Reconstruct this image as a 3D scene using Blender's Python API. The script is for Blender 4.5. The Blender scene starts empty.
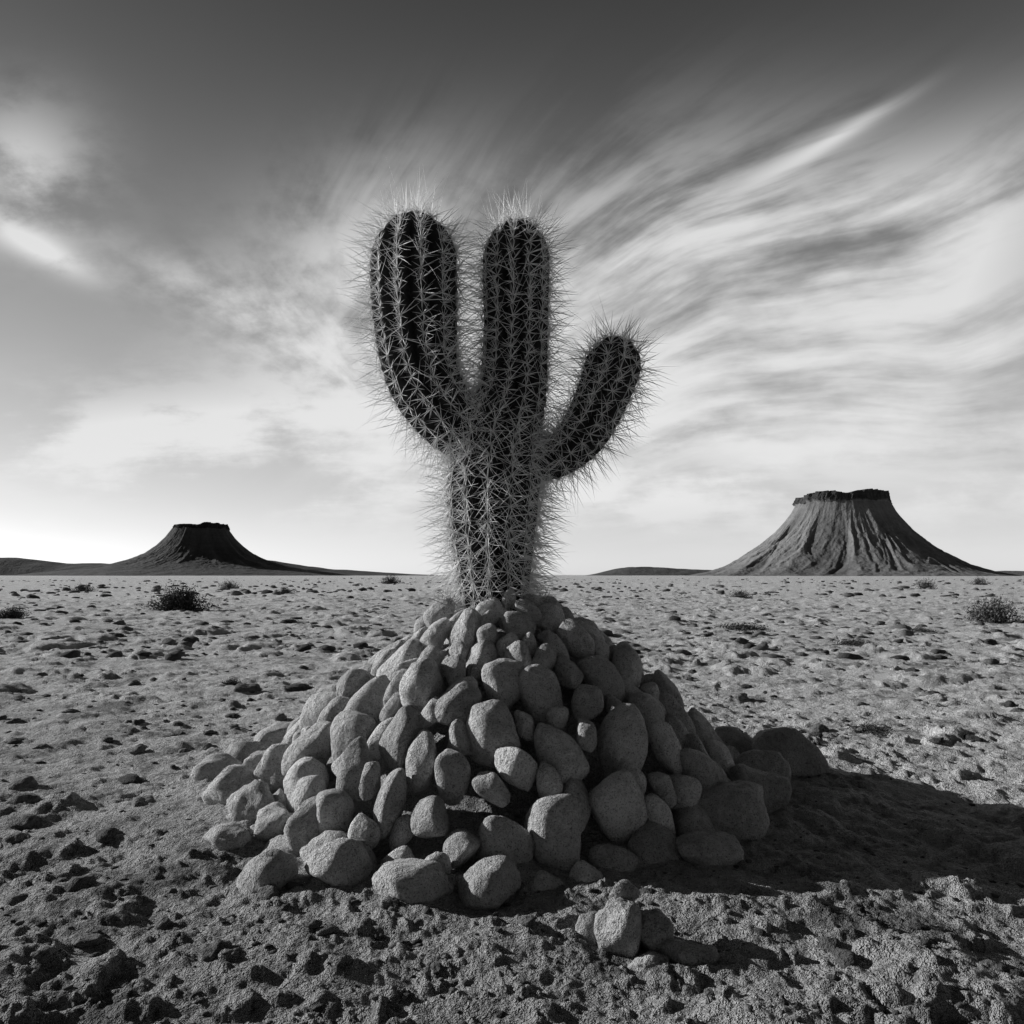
import bpy, bmesh, math, random
import numpy as np
from mathutils import Vector
random.seed(7); rng=np.random.default_rng(23)
scene=bpy.context.scene

# ------------------------------------------------------------------ helpers
def hsh(ix,iy,iz,seed):
    M=np.uint64(0xffffffff)
    n=(ix.astype(np.int64)*374761393+iy.astype(np.int64)*668265263+iz.astype(np.int64)*2147483647+seed*144665123).astype(np.uint64)&M
    n=((n^(n>>np.uint64(13)))*np.uint64(1274126177))&M
    n=((n^(n>>np.uint64(15)))*np.uint64(2246822519))&M
    n=n^(n>>np.uint64(16))
    return n.astype(np.float64)/4294967296.0
def vn2(x,y,seed=0):
    ix=np.floor(x);iy=np.floor(y);fx=x-ix;fy=y-iy
    fx=fx*fx*fx*(fx*(fx*6-15)+10);fy=fy*fy*fy*(fy*(fy*6-15)+10)
    z=np.zeros_like(ix)
    a=hsh(ix,iy,z,seed);b=hsh(ix+1,iy,z,seed);c=hsh(ix,iy+1,z,seed);d=hsh(ix+1,iy+1,z,seed)
    return (a+(b-a)*fx)*(1-fy)+(c+(d-c)*fx)*fy-0.5
def fbm2(x,y,oct=4,seed=0,g=0.5):
    s=0;a=1.0
    for o in range(oct):
        s=s+a*vn2(x*2**o+o*17.3,y*2**o-o*9.1,seed+o); a*=g
    return s
def vn3(p,seed=0):
    i=np.floor(p);f=p-i;f=f*f*(3-2*f)
    r=0
    for dx in (0,1):
        for dy in (0,1):
            for dz in (0,1):
                w=(f[:,0] if dx else 1-f[:,0])*(f[:,1] if dy else 1-f[:,1])*(f[:,2] if dz else 1-f[:,2])
                r=r+w*hsh(i[:,0]+dx,i[:,1]+dy,i[:,2]+dz,seed)
    return r-0.5
def clods(x,y,cell,prob,flat,seed):
    X=x/cell;Y=y/cell
    X=X+0.5*vn2(X*2.3,Y*2.3,seed+50)+.25*vn2(X*5.3,Y*5.3,seed+52);Y=Y+0.5*vn2(X*2.3+9,Y*2.3+4,seed+51)+.25*vn2(X*5.1,Y*5.1,seed+53)
    ix=np.floor(X);iy=np.floor(Y);best=np.zeros_like(X)
    for dx in (-1,0,1):
        for dy in (-1,0,1):
            cx=ix+dx;cy=iy+dy;o=np.zeros_like(cx)
            px=cx+hsh(cx,cy,o,seed);py=cy+hsh(cx,cy,o,seed+1)
            R=(0.14+0.36*hsh(cx,cy,o,seed+2)**1.8)*(hsh(cx,cy,o,seed+3)<prob)+1e-6
            d2=((X-px)**2+(Y-py)**2)/R**2
            best=np.maximum(best,np.sqrt(np.maximum(0,1-d2))*R*cell*flat)
    return best
def make_mesh(name,verts,faces,mat=None,smooth=True,attr=None,parent=None):
    verts=np.asarray(verts,dtype=np.float32);faces=np.asarray(faces,dtype=np.int32)
    me=bpy.data.meshes.new(name)
    me.vertices.add(len(verts));me.vertices.foreach_set("co",verts.ravel())
    k=faces.shape[1]
    me.loops.add(faces.size);me.loops.foreach_set("vertex_index",faces.ravel())
    me.polygons.add(len(faces))
    me.polygons.foreach_set("loop_start",np.arange(0,faces.size,k,dtype=np.int32))
    me.polygons.foreach_set("loop_total",np.full(len(faces),k,dtype=np.int32))
    me.update(calc_edges=True);me.validate()
    me.polygons.foreach_set("use_smooth",np.full(len(me.polygons),smooth,dtype=bool))
    if attr is not None:
        at=me.attributes.new("shade",'FLOAT','POINT');at.data.foreach_set("value",np.asarray(attr,dtype=np.float32))
    ob=bpy.data.objects.new(name,me);scene.collection.objects.link(ob)
    if mat:me.materials.append(mat)
    if parent:ob.parent=parent
    return ob
_ico={}
def ico(k):
    if k not in _ico:
        bm=bmesh.new();bmesh.ops.create_icosphere(bm,subdivisions=k,radius=1)
        bm.verts.ensure_lookup_table()
        _ico[k]=(np.array([v.co[:] for v in bm.verts]),np.array([[v.index for v in f.verts] for f in bm.faces]));bm.free()
    return _ico[k]
def boulder(k,planes=9,p=9,seed=0,taper=0.0,rough=0.05):
    r=np.random.default_rng(seed)
    d,f=ico(k)
    n=r.normal(size=(planes,3));n/=np.linalg.norm(n,axis=1)[:,None]
    n=np.vstack([n,-n+0.5*r.normal(size=n.shape)]);n/=np.linalg.norm(n,axis=1)[:,None]
    dist=r.uniform(0.78,1.05,len(n))
    q=np.maximum(0,d@n.T)/dist
    rad=(q**p).sum(1)**(-1/p)
    v=d*np.minimum(rad,1.15)[:,None]
    v=v*(1+rough*2*vn3(v*1.7+seed*3.1,seed)[:,None]+rough*0.9*vn3(v*4.5+seed,seed+1)[:,None]+rough*0.55*vn3(v*11+seed,seed+2)[:,None])
    v[:,0]*=1-taper*v[:,2];v[:,1]*=1-taper*v[:,2]*0.7
    return v,f

class NT:
    def __init__(s,nt): s.nt=nt
    def n(s,t,**kw):
        nd=s.nt.nodes.new(t)
        for k,v in kw.items(): setattr(nd,k,v)
        return nd
    def put(s,sock,v):
        if isinstance(v,(int,float)): sock.default_value=v
        elif isinstance(v,tuple): sock.default_value=v
        else: s.nt.links.new(v,sock)
    def m(s,op,a,b=0.0,c=None,clamp=False):
        nd=s.n('ShaderNodeMath',operation=op,use_clamp=clamp)
        s.put(nd.inputs[0],a);s.put(nd.inputs[1],b)
        if c is not None:s.put(nd.inputs[2],c)
        return nd.outputs[0]
    def add(s,*a):
        r=a[0]
        for x in a[1:]: r=s.m('ADD',r,x)
        return r
    def mul(s,*a):
        r=a[0]
        for x in a[1:]: r=s.m('MULTIPLY',r,x)
        return r
    def vec(s,x,y,z=0.0):
        nd=s.n('ShaderNodeCombineXYZ');s.put(nd.inputs[0],x);s.put(nd.inputs[1],y);s.put(nd.inputs[2],z);return nd.outputs[0]
    def noise(s,v,scale,detail=4,rough=0.55,dist=0.0):
        nd=s.n('ShaderNodeTexNoise');s.put(nd.inputs['Vector'],v)
        nd.inputs['Scale'].default_value=scale;nd.inputs['Detail'].default_value=detail
        nd.inputs['Roughness'].default_value=rough;nd.inputs['Distortion'].default_value=dist
        return nd.outputs['Fac']
    def rng(s,v,a,b,c=0.0,d=1.0,smooth=True):
        nd=s.n('ShaderNodeMapRange',interpolation_type='SMOOTHSTEP' if smooth else 'LINEAR')
        s.put(nd.inputs[0],v)
        for i,q in enumerate((a,b,c,d)): nd.inputs[1+i].default_value=q
        return nd.outputs[0]
def new_mat(name,rough=0.9):
    m=bpy.data.materials.new(name);m.use_nodes=True
    t=NT(m.node_tree);b=m.node_tree.nodes['Principled BSDF']
    b.inputs['Roughness'].default_value=rough
    b.inputs['Specular IOR Level'].default_value=0.2
    co=t.n('ShaderNodeTexCoord').outputs['Object']
    return m,t,b,co
def grey(t,b,v):
    cc=t.n('ShaderNodeCombineColor')
    for i in range(3): t.put(cc.inputs[i],v)
    t.nt.links.new(cc.outputs[0],b.inputs['Base Color'])
def bump(t,b,h,dist):
    bn=t.n('ShaderNodeBump');bn.inputs['Distance'].default_value=dist;bn.inputs['Strength'].default_value=1.0
    t.put(bn.inputs['Height'],h)
    t.nt.links.new(bn.outputs[0],b.inputs['Normal'])

# ------------------------------------------------------------------ materials
m_sand,t,b,co=new_mat("desert_sand",0.95)
n2=t.noise(co,5,4,0.68);n3=t.noise(co,48,3,0.8);n4=t.noise(co,200,1,0.6);n5=t.noise(co,1.4,6,0.75)
v=t.add(-0.10,t.mul(n2,0.55),t.mul(n3,0.70))
v=t.mul(v,t.rng(n4,0.56,0.70,1.0,0.3))
v=t.mul(v,t.rng(n5,0.53,0.61,1.0,0.45))
# lens vignette painted into the sand colour: darkened near/west, lightened further out
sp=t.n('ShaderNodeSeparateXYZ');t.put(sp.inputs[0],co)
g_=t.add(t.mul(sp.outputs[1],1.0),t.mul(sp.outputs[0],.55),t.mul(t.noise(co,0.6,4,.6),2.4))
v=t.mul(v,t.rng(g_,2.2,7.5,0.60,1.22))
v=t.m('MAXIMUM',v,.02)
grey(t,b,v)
bump(t,b,t.add(t.mul(n2,.09),t.mul(n3,.050),t.mul(n4,.009)),1.0)

m_rock,t,b,co=new_mat("weathered_stone",0.88)
at=t.n('ShaderNodeAttribute',attribute_name="shade").outputs['Fac']
n1=t.noise(co,7,4,0.6);n2=t.noise(co,42,4,0.78);n3=t.noise(co,170,2,0.7)
v=t.mul(t.add(-.10,t.mul(n1,0.54),t.mul(n2,0.80)),at)
v=t.mul(v,t.rng(n3,0.34,0.46,0.4,1.0));v=t.m('MINIMUM',v,.75); grey(t,b,v)
bump(t,b,t.add(t.mul(n1,.035),t.mul(n2,.026),t.mul(n3,.007)),1.0)

m_clod,t,b,co=new_mat("dark_stone",0.9)
at=t.n('ShaderNodeAttribute',attribute_name="shade").outputs['Fac']
n1=t.noise(co,40,4,0.7);grey(t,b,t.mul(at,t.add(0.1,t.mul(n1,1.6))));bump(t,b,n1,0.03)

m_cact,t,b,co=new_mat("cactus_skin",0.7)
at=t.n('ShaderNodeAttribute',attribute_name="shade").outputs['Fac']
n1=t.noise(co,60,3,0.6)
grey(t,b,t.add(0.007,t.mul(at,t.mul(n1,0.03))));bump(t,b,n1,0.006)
m_spine,t,b,co=new_mat("cactus_spine",0.5);grey(t,b,0.88)
m_areole,t,b,co=new_mat("cactus_areole",0.9);grey(t,b,0.5)
m_bush,t,b,co=new_mat("dry_shrub",0.9)
at=t.n('ShaderNodeAttribute',attribute_name="shade").outputs['Fac'];grey(t,b,at)

m_mesa,t,b,co=new_mat("mesa_rock",0.95)
at=t.n('ShaderNodeAttribute',attribute_name="shade").outputs['Fac']
n1=t.noise(co,0.03,4,0.6);n2=t.noise(co,0.2,4,0.65)
sep=t.n('ShaderNodeSeparateXYZ');t.put(sep.inputs[0],co)
strat=t.noise(t.vec(t.mul(sep.outputs[0],0.006),t.mul(sep.outputs[1],0.006),t.mul(sep.outputs[2],0.3)),1.0,3,0.6)
grey(t,b,t.mul(at,t.add(.15,t.mul(n1,0.6),t.mul(n2,0.6),t.mul(strat,0.5))))
bump(t,b,t.add(t.mul(n1,5.0),t.mul(n2,1.5)),1.0)

# ------------------------------------------------------------------ layout
PC=np.array([-0.05,3.8])
FS=1.16                                        # the mound runs out a little further to the south
PR=[0,.15,.36,.60,.82,.98,1.12,1.28]
PZ=[.93,.90,.76,.575,.39,.22,.04,-.08]
def pile_z(r): return np.interp(r,PR,PZ)

def ground_height(x,y):
    dy=y-PC[1];dy=np.where(dy<0,dy/FS,dy)
    d=np.hypot(x-PC[0],dy);R=np.hypot(x,y)
    an=0.15*vn2(x*1.2,y*1.2,88)
    skirt=np.interp(d+an,[0,.15,.36,.60,.82,.98,1.15,1.5,2.0],[.79,.75,.57,.37,.19,.10,.07,.035,0])
    h=0.05*fbm2(x/2.6,y/2.6,3,3)+0.3*fbm2(x/30,y/30,3,5)*np.clip((R-8)/40,0,1)
    fine=0.031*fbm2(x/.35,y/.35,6,9,0.67)
    dens=np.clip(.55+1.6*fbm2(x/1.1,y/1.1,3,123),0,1)
    fine+=dens*(clods(x+5,y-3,.17,.38,.45,31)+clods(x-2,y+7,.06,.6,.55,41))
    fine+=clods(x-7,y+1,.5,.22,.18,21)-0.5*clods(x+11,y+2,.3,.35,.25,61)
    far=(clods(x,y,1.1,.35,.14,71)+clods(x+3,y,.5,.4,.24,75))*np.clip((R-4)/6,0,1)
    return skirt+h*np.clip(d-0.9,0.0,1)+fine*np.clip((d-.3),0.25,1)+far-0.02

az=np.concatenate([np.arange(-48,48,0.13),np.arange(48,312,2.0)])
rr=[0.45]
while rr[-1]<36: rr.append(rr[-1]*1.0044)
while rr[-1]<9000: rr.append(rr[-1]*1.05)
rr=np.array(rr);A,Rr=np.meshgrid(np.radians(az),rr)
gx=(np.sin(A)*Rr).ravel();gy=(np.cos(A)*Rr).ravel()
gz=ground_height(gx,gy)
na=len(az);nr=len(rr)
i=np.arange(nr-1)[:,None]*na;j=np.arange(na)[None,:];j2=(j+1)%na
f=np.stack([i+j,i+j2,i+na+j2,i+na+j],-1).reshape(-1,4)[:, ::-1]
V=np.stack([gx,gy,gz],1)
V=np.vstack([V,np.stack([np.sin(np.radians(az))*.02,np.cos(np.radians(az))*.02,np.full(na,0.0)],1)])
jj=np.arange(na);inner=np.stack([len(gx)+jj,len(gx)+(jj+1)%na,(jj+1)%na,jj],1)[:, ::-1]
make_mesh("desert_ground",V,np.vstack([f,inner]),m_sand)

def frame_rock(pos,axL,axM,axS,scale,seed,k=4,taper=0.0,rough=0.05,p=9,planes=9):
    v,f=boulder(k,planes,p,seed,taper,rough)
    W=v[:,2:3]*scale[0]*axL+v[:,0:1]*scale[1]*axM+v[:,1:2]*scale[2]*axS
    return W+pos,f
class Acc:
    def __init__(s): s.v=[];s.f=[];s.a=[];s.n=0
    def add(s,v,f,a):
        s.v.append(v);s.f.append(f+s.n);s.n+=len(v);s.a.append(np.full(len(v),a) if np.isscalar(a) else a)
    def build(s,name,mat,smooth=True,parent=None):
        return make_mesh(name,np.vstack(s.v),np.vstack(s.f),mat,smooth,np.concatenate(s.a),parent)
def unit(a): return a/np.linalg.norm(a)

# ------------------------------------------------------------------ stone mound
acc=Acc();placed=[]
def try_place(smin,smax,n,gap,ratio,inset,rmin=.01):
    cnt=0
    for _ in range(n):
        s=rng.uniform(smin,smax)
        r=1.19*math.sqrt(rng.uniform(rmin,1));ph=rng.uniform(0,2*math.pi)
        s*=.80+.24*min(1,r/.8)
        z=float(pile_z(r));er=np.array([math.cos(ph),math.sin(ph),0])
        sl=(float(pile_z(r+.08))-float(pile_z(max(r-.08,0))))/(.16 if r>.08 else .08+r)
        u=unit(-er+np.array([0,0,-sl]));nrm=unit(np.array([0,0,1])-er*sl);hz=np.cross(nrm,u)
        off=er*r
        if off[1]<0: off[1]*=FS
        p=np.array([PC[0],PC[1],0])+off+np.array([0,0,z])
        if placed:
            P=np.array([q[0] for q in placed]);S=np.array([q[1] for q in placed])
            D=P-p;du=D@u/ratio;dh=D@hz;dn=D@nrm
            if np.any(np.sqrt(du**2+dh**2+dn**2)<gap*(S+s)): continue
        if math.hypot(p[0]+0.08,p[1]-3.8)<0.14+s*0.6: continue
        placed.append((p,s));cnt+=1
        ang=rng.normal(0,.30);L=u*math.cos(ang)+hz*math.sin(ang);M=np.cross(nrm,L)
        tilt=rng.normal(.26,.18);L2=unit(L*math.cos(tilt)+nrm*math.sin(tilt));N2=np.cross(L2,M)
        asp=rng.uniform(1.25,1.7)
        pos=p+nrm*(-inset*s+rng.uniform(-.03,.02))
        v,f=frame_rock(pos,L2,M,N2,(s*asp,s*rng.uniform(.92,1.08),s*rng.uniform(.78,1.0)),len(placed)*13+5,
                       k=4 if p[1]<4.1 else 3,taper=rng.choice([-1,1],p=[.4,.6])*rng.uniform(.05,.30),rough=rng.uniform(.035,.07),p=rng.uniform(6,10),planes=9)
        acc.add(v,f,rng.uniform(.70,1.2))
    return cnt
c1=try_place(.080,.098,300,.86,1.42,.12,.15)
c2=try_place(.062,.080,3200,.84,1.40,.08)
c3=try_place(.040,.056,2600,.84,1.25,.2)
print("stones",c1,c2,c3)
# stones lying loose around the foot of the mound   (x, y, width, height, depth)
loose=[(-1.36,4.05,.26,.17,.25),(-1.15,3.35,.27,.17,.24),(-1.27,4.4,.30,.20,.3),(-.76,2.52,.20,.12,.16),(-.53,2.53,.22,.14,.2),
(-.29,2.42,.23,.12,.2),(-.08,2.43,.2,.13,.2),(.80,2.98,.34,.22,.26),(1.38,3.95,.36,.28,.3),(1.16,4.2,.26,.2,.26),(-1.42,3.85,.24,.15,.2),(-1.02,2.85,.15,.09,.14),
(-.70,2.85,.26,.2,.2),(.66,2.68,.2,.1,.2),(-.88,2.95,.17,.12,.16),(1.10,3.55,.26,.20,.24),(-1.12,3.75,.26,.16,.2),(-1.0,3.1,.2,.16,.2),(-.62,2.68,.2,.12,.2),(.98,3.25,.26,.2,.22)]
for k_,(x,y,w,h,d) in enumerate(loose):
    a=rng.uniform(-.4,.4);L=np.array([math.cos(a),math.sin(a),rng.uniform(-.15,.15)]);L=unit(L);S=unit(np.cross(L,[0,0,1]));U=np.cross(S,L)
    z=float(ground_height(np.array([x]),np.array([y]))[0])
    v,f=frame_rock(np.array([x,y,z+h*.14]),L,U,S,(w*.5,h*.55,d*.5),900+k_*7,4,rng.uniform(-.2,.2),.11,p=9,planes=6)
    acc.add(v,f,rng.uniform(.7,1.0))
acc.build("rock_pile",m_rock)
acc=Acc()
for k_,(x,y,z,w,h,d) in enumerate([(.295,2.12,.05,.12,.17,.12),(.375,2.14,.04,.10,.12,.10),(.31,2.2,.12,.08,.06,.08),(.225,2.17,.02,.10,.08,.09),(.49,2.06,.01,.12,.06,.08),(.43,2.09,.01,.09,.07,.08),(.35,2.05,.0,.09,.05,.07)]):
    a=rng.uniform(-.5,.5);L=unit(np.array([math.cos(a),math.sin(a),rng.uniform(-.3,.3)]));S=unit(np.cross(L,[0,0,1]));U=np.cross(S,L)
    v,f=frame_rock(np.array([x,y,z]),L,U,S,(w*.5,h*.5,d*.5),1300+k_*5,4,rng.uniform(-.25,.25),.13,p=10,planes=5);acc.add(v,f,.7)
acc.build("rock_cluster",m_rock)

# ------------------------------------------------------------------ scattered small stones
acc=Acc();vars3=[boulder(3,6,12,s+40,rng.uniform(-.3,.3),.3)[0] for s in range(14)];f3=ico(3)[1]
vars2=[boulder(2,6,12,s+70,0,.3)[0] for s in range(12)];f2=ico(2)[1]
xs=[];ys=[];ss=[]
for (n,r0,r1,s0,s1) in ((2000,1.4,7,.004,.012),(130,2.0,8,.012,.032),(550,5,16,.015,.05),(1300,10,60,.03,.12),(1100,40,220,.1,.3)):
    a=np.radians(rng.uniform(-52,52,n));R=r0*(r1/r0)**rng.uniform(0,1,n)
    xs.append(np.sin(a)*R);ys.append(np.cos(a)*R);ss.append(s0+(s1-s0)*rng.uniform(0,1,n)**2.4)
hand=[(-1.36,2.52,.035),(-1.52,3.0,.035),(-1.18,2.2,.035),(-1.6,3.45,.045),(.86,2.05,.03),(-1.75,4.6,.045),(-2.3,6.9,.1),(-1.95,7.2,.1),(-.5,2.15,.025),(-1.52,2.45,.035),(-1.9,4.0,.05),(-.18,2.0,.02),
(-2.4,3.9,.06),(-2.2,3.6,.05),(-2.0,3.3,.05),(-1.9,3.05,.04),(-2.5,5.2,.06),(-1.45,4.9,.05)]
xs.append(np.array([h[0] for h in hand]));ys.append(np.array([h[1] for h in hand]));ss.append(np.array([h[2] for h in hand]))
xs=np.concatenate(xs);ys=np.concatenate(ys);ss=np.concatenate(ss)
keep=np.hypot(xs-PC[0],ys-PC[1])>1.35;xs,ys,ss=xs[keep],ys[keep],ss[keep]
zs=ground_height(xs,ys)
for x,y,z,s in zip(xs,ys,zs,ss):
    near=math.hypot(x,y)<9 and s>.012
    v=(vars3 if near else vars2)[rng.integers(12)]
    a=rng.uniform(0,6.28);ca,sa=math.cos(a),math.sin(a)
    v=v*np.array([s*rng.uniform(.9,1.6),s,s*rng.uniform(.4,.75)])
    w=np.stack([v[:,0]*ca-v[:,1]*sa+x,v[:,0]*sa+v[:,1]*ca+y,v[:,2]+z+s*.02],1)
    acc.add(w,f3 if near else f2,rng.uniform(.05,.20))
acc.build("scattered_stones",m_clod)

# ------------------------------------------------------------------ cactus
def catmull(P,n=60):
    P=np.array(P,float);Q=np.vstack([2*P[0]-P[1],P,2*P[-1]-P[-2]]);out=[]
    for i in range(1,len(Q)-2):
        for t_ in np.linspace(0,1,n,endpoint=False):
            a,b_,c,d=Q[i-1],Q[i],Q[i+1],Q[i+2]
            out.append(.5*((2*b_)+(-a+c)*t_+(2*a-5*b_+4*c-d)*t_**2+(-a+3*b_-3*c+d)*t_**3))
    out.append(P[-1]);return np.array(out)
body=Acc();areo=Acc();sp_v=[];sp_f=[];sp_n=0
def spine(p,d,L,r,bend=0.0):
    global sp_n
    d=unit(d);s=unit(np.cross(d,np.array([.31,.52,.8])));u=np.cross(d,s)
    mid=p+d*L*.5+np.array([0,0,-bend*L*.12]);tip=p+d*L+np.array([0,0,-bend*L*.4])
    vs=[]
    for c,q in ((p,r),(mid,r*.85)):
        for k in range(3):
            a=k*2.0944;vs.append(c+s*math.cos(a)*q+u*math.sin(a)*q)
    vs.append(tip)
    n=sp_n
    for k in range(3):
        k2=(k+1)%3
        sp_f.extend([(n+k,n+k2,n+3+k2),(n+k,n+3+k2,n+3+k),(n+3+k,n+3+k2,n+6)])
    sp_v.extend(vs);sp_n+=7
def stem(path,radii,ribs,depth,phase,dense):
    C=catmull(np.array(path));Rt=catmull(np.array([[r,0,0] for r in radii]))[:,0]
    seg=np.linalg.norm(np.diff(C,axis=0),axis=1);s=np.concatenate([[0],np.cumsum(seg)]);L=s[-1]
    cap=Rt[-1]*1.25
    S=np.concatenate([np.arange(0,L-cap,.012),L-cap+cap*np.sin(np.linspace(0,math.pi/2,20))])
    def at(q): return np.array([np.interp(q,s,C[:,k]) for k in range(3)])
    T=[];N=[];n0=np.array([0,-1.0,0.0])
    for q in S:
        t_=unit(at(min(q+.01,L))-at(min(q+.01,L)-.02));n0=unit(n0-t_*(n0@t_));T.append(t_);N.append(n0)
    T=np.array(T);N=np.array(N);B=np.cross(T,N)
    cp=np.clip((S-(L-cap))/cap,0,1);Rs=np.interp(S,s,Rt)*np.sqrt(np.maximum(0,1-cp**2))
    m=ribs*10;phi=np.arange(m)/m*2*math.pi
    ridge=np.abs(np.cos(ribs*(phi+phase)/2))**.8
    verts=[];sh=[]
    for k,q in enumerate(S):
        c=at(q);rad=Rs[k]*(1-depth*(1-ridge))*(1+.012*np.sin(q*140))
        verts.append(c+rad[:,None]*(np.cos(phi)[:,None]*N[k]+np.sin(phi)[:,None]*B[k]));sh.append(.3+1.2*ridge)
    verts=np.vstack(verts+[at(L)[None]]);sh=np.concatenate(sh+[[1.0]])
    i=np.arange(len(S)-1)[:,None]*m;j=np.arange(m)[None,:];j2=(j+1)%m
    f=np.stack([i+j,i+j2,i+m+j2,i+m+j],-1).reshape(-1,4)
    tri=np.vstack([f[:,[0,1,2]],f[:,[0,2,3]]])
    body.add(verts,tri,sh)
    va,fa=ico(1)
    for rb in range(ribs):
        ph=2*math.pi*rb/ribs-phase
        q=.01+(.021 if rb%2 else 0)
        while q<L+.0:
            k=min(int(np.searchsorted(S,q)),len(S)-1)
            e=N[k]*math.cos(ph)+B[k]*math.sin(ph);tn=T[k];w=np.cross(tn,e)
            th=math.asin(min(cp[k],1));nrm=unit(e*math.cos(th)+tn*math.sin(th));tt=unit(tn*math.cos(th)-e*math.sin(th))
            p=at(S[k])+e*Rs[k]
            areo.add(va*.007+p,fa,1.0)
            lo=dense(p)
            nr_=7;a0=rng.uniform(0,.8)
            for z_ in range(nr_):
                a=a0+z_*2*math.pi/nr_+rng.normal(0,.18)
                d=nrm*rng.uniform(.2,.6)+(tt*math.cos(a)+w*math.sin(a))
                spine(p,d,rng.uniform(.038,.066)*(1+.9*lo),.0016)
            for z_ in range(3+int(3*lo)):
                d=nrm+rng.normal(0,.45,3)-np.array([0,0,.3*lo])
                spine(p,d,rng.uniform(.09,.17)*(1+.2*lo),.0018,rng.uniform(-.3,.6))
            for z_ in range(4):
                d=nrm*.8+rng.normal(0,.55,3);spine(p,d,rng.uniform(.12,.22),.0009,rng.uniform(-.5,.8))
            q+=.050*rng.uniform(.9,1.1)
Y0=3.8
low=lambda p: float(np.clip((1.78-p[2])/.15,0,1))
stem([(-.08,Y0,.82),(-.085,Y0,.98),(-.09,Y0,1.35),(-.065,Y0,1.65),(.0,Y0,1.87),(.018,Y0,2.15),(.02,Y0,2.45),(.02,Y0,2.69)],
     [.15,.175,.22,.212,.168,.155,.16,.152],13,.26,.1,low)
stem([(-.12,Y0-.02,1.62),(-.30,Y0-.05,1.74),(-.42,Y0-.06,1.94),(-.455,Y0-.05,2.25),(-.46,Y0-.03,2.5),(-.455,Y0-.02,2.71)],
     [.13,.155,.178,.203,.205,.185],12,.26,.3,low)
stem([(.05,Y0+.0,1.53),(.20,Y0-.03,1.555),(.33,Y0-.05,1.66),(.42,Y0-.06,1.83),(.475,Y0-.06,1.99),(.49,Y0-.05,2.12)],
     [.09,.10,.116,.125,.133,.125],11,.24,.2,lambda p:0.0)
cactus=bpy.data.objects.new("cactus",None);scene.collection.objects.link(cactus);cactus.empty_display_size=.2
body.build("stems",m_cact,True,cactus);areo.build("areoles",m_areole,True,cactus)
make_mesh("spines",np.array(sp_v),np.array(sp_f),m_spine,False,None,cactus)
print("spines",sp_n//7)

# ------------------------------------------------------------------ shrubs
def shrub(x,y,w,h,n,seed,dark=.05,name="desert_shrub",z0=None,leaf=True):
    r=np.random.default_rng(seed);V=[];F=[];Aa=[];k=0
    z=float(ground_height(np.array([x]),np.array([y]))[0])-.02 if z0 is None else z0
    lob=r.uniform(.7,1.1,8)
    for _ in range(n):
        a=r.uniform(0,6.283);el=r.uniform(.02,1.5);L=r.uniform(.5,1.0)*lob[int(a/6.2832*8)%8]
        d=np.array([math.cos(a)*math.cos(el)*w/2,math.sin(a)*math.cos(el)*w/2,math.sin(el)*h])*L
        base=np.array([r.normal(0,w*.1),r.normal(0,w*.1),0]);side=unit(np.cross(d,r.normal(size=3)))*w*r.uniform(.003,.007)
        pts=[base,base+d*.5+r.normal(0,w*.04,3),base+d]
        V+=[pts[0]-side,pts[0]+side,pts[1]-side,pts[1]+side,pts[2]-side*.3,pts[2]+side*.3]
        F+=[(k,k+1,k+3,k+2),(k+2,k+3,k+5,k+4)];k+=6;sh=dark*r.uniform(.5,1.8);Aa+=[sh]*6
        for q in range(8 if leaf else 0):
            c=base+d*r.uniform(.4,1.0)+r.normal(0,w*.035,3);s1=unit(r.normal(size=3))*w*.02;s2=unit(np.cross(s1,r.normal(size=3)))*w*.011
            V+=[c-s1,c+s2,c+s1,c-s2];F+=[(k,k+1,k+2,k+3)];k+=4;Aa+=[dark*r.uniform(.4,2.2)]*4
    make_mesh(name,np.array(V)+np.array([x,y,z]),np.array(F),m_bush,False,Aa)
for i_,(x,y,w,h,n,dk) in enumerate([(-8.9,21.3,1.6,.78,420,.05),(10.0,16.6,1.2,.62,340,.09),(-15.3,100,3,1.5,160,.04),(-11.2,17.8,.9,.3,200,.04),
    (-2.57,7.3,.3,.12,200,.03),(2.36,5.25,.32,.06,160,.05),(-11.4,40,1.3,.5,130,.06),(-27,50,1.8,.6,130,.05),(26,50,1.6,.9,130,.05),(9.7,34,1.3,.4,130,.08),
    (-22,62,2,.8,120,.05),(4.2,14.5,1.1,.10,130,.06),(7.2,14.,.6,.12,100,.08),(41,70,2,.9,100,.06),(4.9,11.5,.6,.06,120,.06)]):
    shrub(x,y,w,h,n,50+i_,dk)
shrub(-.29,3.70,.26,.13,90,801,.22,"dry_grass_tuft",.86,False)
shrub(.12,3.70,.20,.10,60,802,.22,"dry_grass_tuft",.87,False)

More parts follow.
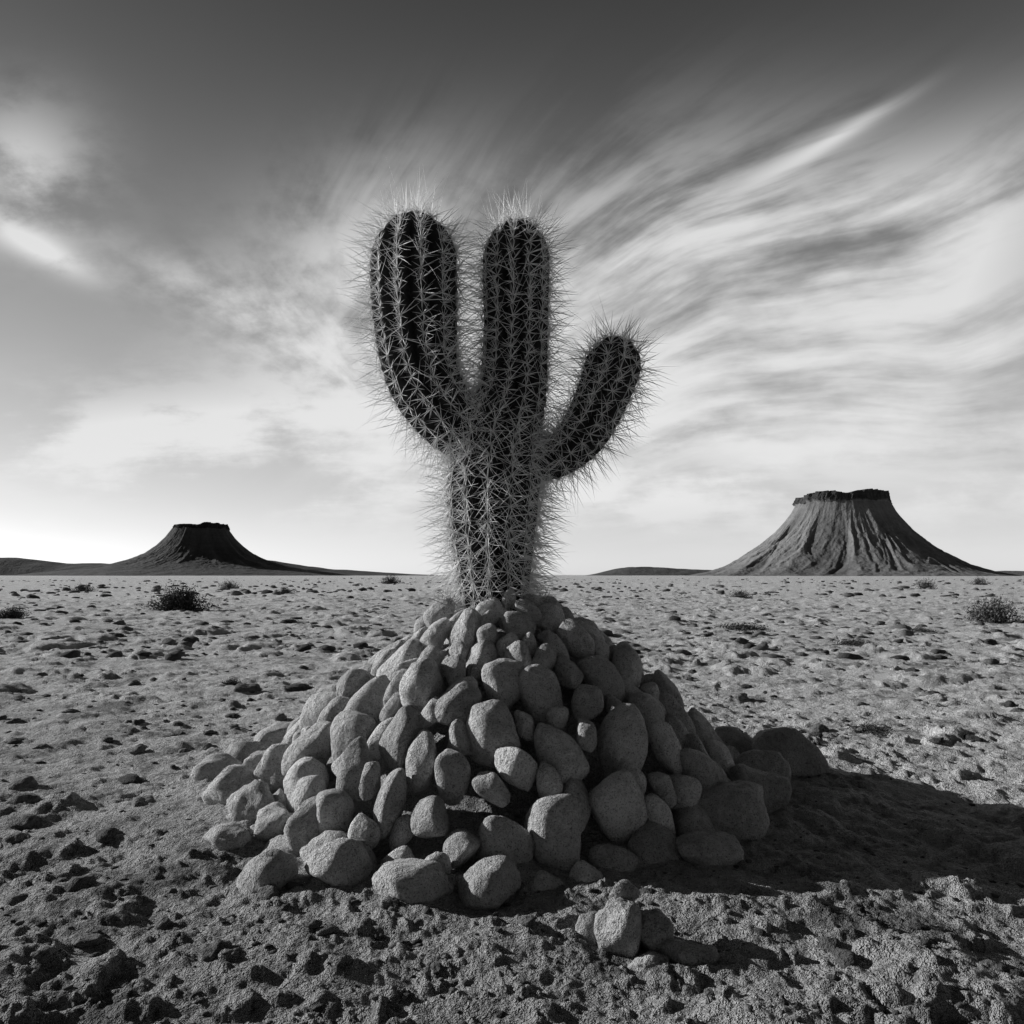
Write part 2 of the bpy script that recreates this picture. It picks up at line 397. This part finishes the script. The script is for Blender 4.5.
# ------------------------------------------------------------------ mesas
def mesa(name,cx,cy,prof,top,tilt,ngul,seed,gul,shade):
    m=900;th=np.arange(m)/m*2*math.pi;cs,sn=np.cos(th),np.sin(th)
    rim=top[0]*(1+.14*fbm2(cs*2+5,sn*2,4,seed)+.05*fbm2(cs*9,sn*9,3,seed+3));rimn=rim/top[0]
    pr=np.array(prof,float);r0=pr[0,0];rows=[];sh=[]
    def add(r,z,s): rows.append(np.stack([cx+cs*r,cy+sn*r,z],1));sh.append(np.full(m,1.0)*s)
    step=lambda v:np.floor(v*2.5)/2.5
    zt=lambda r:top[1]+tilt*cs*r/top[0]+2.2*fbm2(cs*r*.07,sn*r*.07,3,seed+9)+2.5*step(fbm2(cs*1.6+1,sn*1.6,2,seed+19)*2)*(r/top[0])
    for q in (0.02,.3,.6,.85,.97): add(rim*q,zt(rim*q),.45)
    hc=pr[0,1]
    for q in np.linspace(0,1,12):
        z=zt(rim)*(1-q)+q*(hc+7*vn2(cs*4,sn*4,seed+6)+3*vn2(cs*14,sn*14,seed+26))
        rr_=rim+.04*np.floor(q*3)*top[0]/3+top[0]*.035*fbm2(cs*22+q*2,sn*22,3,seed+7)+(r0-top[0])*q*.6
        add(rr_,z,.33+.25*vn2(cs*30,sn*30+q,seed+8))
    R=r0+(pr[-1,0]-r0)*np.linspace(0,1,110)**1.2
    for r in R:
        h=float(np.interp(r,pr[:,0],pr[:,1]));t_=(r-r0)/(pr[-1,0]-r0)
        env=min(1,(t_+.02)*4)*(1-t_)**.9
        wx=cs+.24*fbm2(cs*3+r*.014,sn*3,3,seed+11);wy=sn+.24*fbm2(cs*3,sn*3+r*.016,3,seed+12)
        k1=ngul*.16
        g=-np.sqrt(vn2(wx*k1,wy*k1,seed+12)**2+.006)*1.6-.7*np.sqrt(vn2(wx*k1*2.3+r*.008,wy*k1*2.3,seed+13)**2+.004)-.3*np.abs(vn2(wx*k1*5+r*.03,wy*k1*5,seed+15))
        rows_r=r*(.6+.4*rimn)*(1+.08*fbm2(cs*1.5+2,sn*1.5,2,seed+14))
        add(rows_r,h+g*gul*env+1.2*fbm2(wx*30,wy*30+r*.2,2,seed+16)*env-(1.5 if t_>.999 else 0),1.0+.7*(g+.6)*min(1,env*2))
    V=np.vstack(rows);n=len(rows);i=np.arange(n-1)[:,None]*m;j=np.arange(m)[None,:];j2=(j+1)%m
    f=np.stack([i+j,i+m+j,i+m+j2,i+j2],-1).reshape(-1,4)
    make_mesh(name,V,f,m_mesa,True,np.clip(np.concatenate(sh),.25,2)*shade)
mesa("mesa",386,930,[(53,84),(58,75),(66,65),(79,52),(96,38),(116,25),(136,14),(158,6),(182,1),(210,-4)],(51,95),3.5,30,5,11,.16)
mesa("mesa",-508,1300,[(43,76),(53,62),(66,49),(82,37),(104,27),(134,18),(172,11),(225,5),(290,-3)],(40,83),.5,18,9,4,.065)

def ridge(name,x0,x1,y,h,depth,seed,shade):
    nx,ny=300,30;X,Yy=np.meshgrid(np.linspace(x0,x1,nx),np.linspace(-1,1,ny))
    u=(X-x0)/(x1-x0);e=np.clip(np.minimum(u,1-u)*5,0,1);e=e*e*(3-2*e)
    Z=h*e*(.75+.6*fbm2(X/260,Yy*.5,4,seed))*(1-Yy**2)**1.0+1.5*fbm2(X/30,Yy*5,3,seed+2)*e-1.0
    V=np.stack([X.ravel(),(y+Yy*depth).ravel(),Z.ravel()],1)
    i=np.arange(ny-1)[:,None]*nx;j=np.arange(nx-1)[None,:]
    f=np.stack([i+j,i+j+1,i+nx+j+1,i+nx+j],-1).reshape(-1,4)
    make_mesh(name,V,f,m_mesa,True,np.full(len(V),shade))
ridge("low_hills",-2800,-60,1550,44,150,3,.05)
ridge("low_hills",130,700,1600,18,120,8,.08)
ridge("low_hills",700,2300,1500,15,150,18,.11)

# ------------------------------------------------------------------ light + sky
SE=math.radians(20);SA=math.radians(-72)     # elevation ; azimuth clockwise from +Y
to=Vector((math.sin(SA)*math.cos(SE),math.cos(SA)*math.cos(SE),math.sin(SE)))
sl=bpy.data.lights.new("sun",'SUN');sl.energy=5.0;sl.angle=math.radians(.5);sl.color=(1,1,1)
so=bpy.data.objects.new("sun",sl);so.rotation_euler=to.to_track_quat('Z','Y').to_euler();so.location=(-10,5,10);scene.collection.objects.link(so)

w=bpy.data.worlds.new("sky");scene.world=w;w.use_nodes=True
t=NT(w.node_tree);bg=w.node_tree.nodes['Background'];bg.inputs['Strength'].default_value=0.1
sky=t.n('ShaderNodeTexSky',sky_type='NISHITA');sky.sun_disc=False;sky.sun_elevation=SE;sky.sun_rotation=SA%(2*math.pi)
sky.altitude=800;sky.air_density=1.0;sky.dust_density=0.7;sky.ozone_density=1.0
sc=t.n('ShaderNodeSeparateColor');t.put(sc.inputs[0],sky.outputs[0])
red=sc.outputs[0]                                # black-and-white film behind a red filter
sep=t.n('ShaderNodeSeparateXYZ');t.put(sep.inputs[0],t.n('ShaderNodeTexCoord').outputs['Generated'])
x,y,z=sep.outputs
ys=t.m('MAXIMUM',y,0.15);a=t.m('DIVIDE',x,ys);bb=t.m('DIVIDE',z,ys)
front=t.rng(y,.12,.4)
zz=t.m('DIVIDE',z,.36)
haze=t.mul(t.m('EXPONENT',t.mul(zz,zz,-1.0)),t.rng(y,-.1,.65,.02,1.0),4.4)   # thin bright haze low in the sky
base=t.add(t.mul(t.m('POWER',t.mul(red,0.1),1.5),7.0),haze,.02)
def G(cx,cy,sa,sb,deg=0):
    c,s=math.cos(math.radians(deg)),math.sin(math.radians(deg))
    da=t.m('SUBTRACT',a,cx);db=t.m('SUBTRACT',bb,cy)
    u=t.m('DIVIDE',t.add(t.mul(da,c),t.mul(db,s)),sa);v=t.m('DIVIDE',t.m('SUBTRACT',t.mul(db,c),t.mul(da,s)),sb)
    return t.m('EXPONENT',t.mul(t.add(t.mul(u,u),t.mul(v,v)),-1.0))
wv=t.vec(a,bb,0.0)
w1=t.m('SUBTRACT',t.noise(wv,1.3,2),.5);w2=t.m('SUBTRACT',t.noise(t.vec(bb,a,3.0),1.6,2),.5)
def fan(a0,b0,kt,kr,seed,det=5,wa=.12,ro=.58):
    da=t.add(a,-a0,t.mul(w1,wa));db=t.add(bb,-b0,t.mul(w2,wa))
    th=t.m('ARCTAN2',db,da);r=t.m('SQRT',t.add(t.mul(da,da),t.mul(db,db),.0005));lr=t.m('LOGARITHM',r,2.718)
    return t.noise(t.vec(t.mul(th,kt),t.mul(lr,kr),seed),1.0,det,ro,.15)
fr=fan(-.455,.057,7.0,1.35,1.0,6,.12,.56);fr2=fan(-.455,.04,26.0,2.3,5.0,4,.2,.55)
fl=fan(-.14,.19,4.0,1.8,9.0,6,.06)
nh=t.noise(t.vec(t.mul(a,2.6),t.mul(bb,13.0),t.mul(w1,1.2)),1.0,6,.6)
puf=t.noise(t.vec(t.mul(a,4.5),t.mul(bb,8.0),5.0),1.0,7,.6)
soft=lambda n,lo,hi: t.rng(n,lo,hi)
mn=lambda v: t.m('MINIMUM',v,1.0)
R1=t.mul(soft(t.add(t.mul(fr,.62),t.mul(fr2,.23),t.mul(puf,.15)),.385,.56),mn(t.add(t.mul(G(.16,.35,.25,.14,20),1.3),t.mul(G(.47,.40,.30,.10,24),1.1),t.mul(G(.5,.22,.4,.13,8),1.1),t.mul(G(-.17,.40,.09,.12,-30),.5))))
C1=t.mul(soft(t.add(t.mul(fl,.40),t.mul(puf,.60)),.38,.58),mn(t.add(t.mul(G(-.12,.30,.20,.14,0),1.4),t.mul(G(-.36,.34,.16,.035,-22),.6),t.mul(G(-.62,.50,.09,.085,-40),.85))))
W1=t.mul(G(.40,.545,.09,.009,30),soft(fr2,.25,.55),.9)
W1b=t.mul(G(.33,.50,.10,.022,32),soft(fr2,.3,.6),.55)
W2=t.mul(G(-.60,.415,.075,.018,-28),soft(t.add(t.mul(puf,.75),t.mul(fl,.25)),.36,.54),1.3)
H1=t.mul(soft(t.add(t.mul(nh,.5),t.mul(puf,.5)),.44,.56),mn(t.add(t.mul(G(-.40,.15,.34,.065,0),1.4),t.mul(G(.3,.12,.6,.07,0),.85),t.mul(G(-.05,.18,.3,.09),.9))))
keep_=None
for q in (R1,C1,W1,W1b,W2,H1):
    k=t.m('SUBTRACT',1.0,t.mul(q,.95),clamp=True)
    keep_=k if keep_ is None else t.mul(keep_,k)
D=t.mul(t.m('SUBTRACT',1.0,keep_,clamp=True),front)
cloud=t.rng(z,0,.6,8.4,6.8,False)
lum=t.add(t.mul(base,t.m('SUBTRACT',1.0,D)),t.mul(cloud,D))
cc=t.n('ShaderNodeCombineColor')
for i_ in range(3): t.put(cc.inputs[i_],lum)
w.node_tree.links.new(cc.outputs[0],bg.inputs['Color'])

# ------------------------------------------------------------------ camera
cd=bpy.data.cameras.new("camera");cd.lens=28;cd.sensor_width=36;cd.shift_y=0.0615;cd.clip_end=20000;cd.clip_start=.05
cam=bpy.data.objects.new("camera",cd);cam.location=(0,0,1.0);cam.rotation_euler=(math.pi/2,0,0)
scene.collection.objects.link(cam);scene.camera=cam
scene.view_settings.view_transform='Standard';scene.view_settings.look='None';scene.view_settings.exposure=0
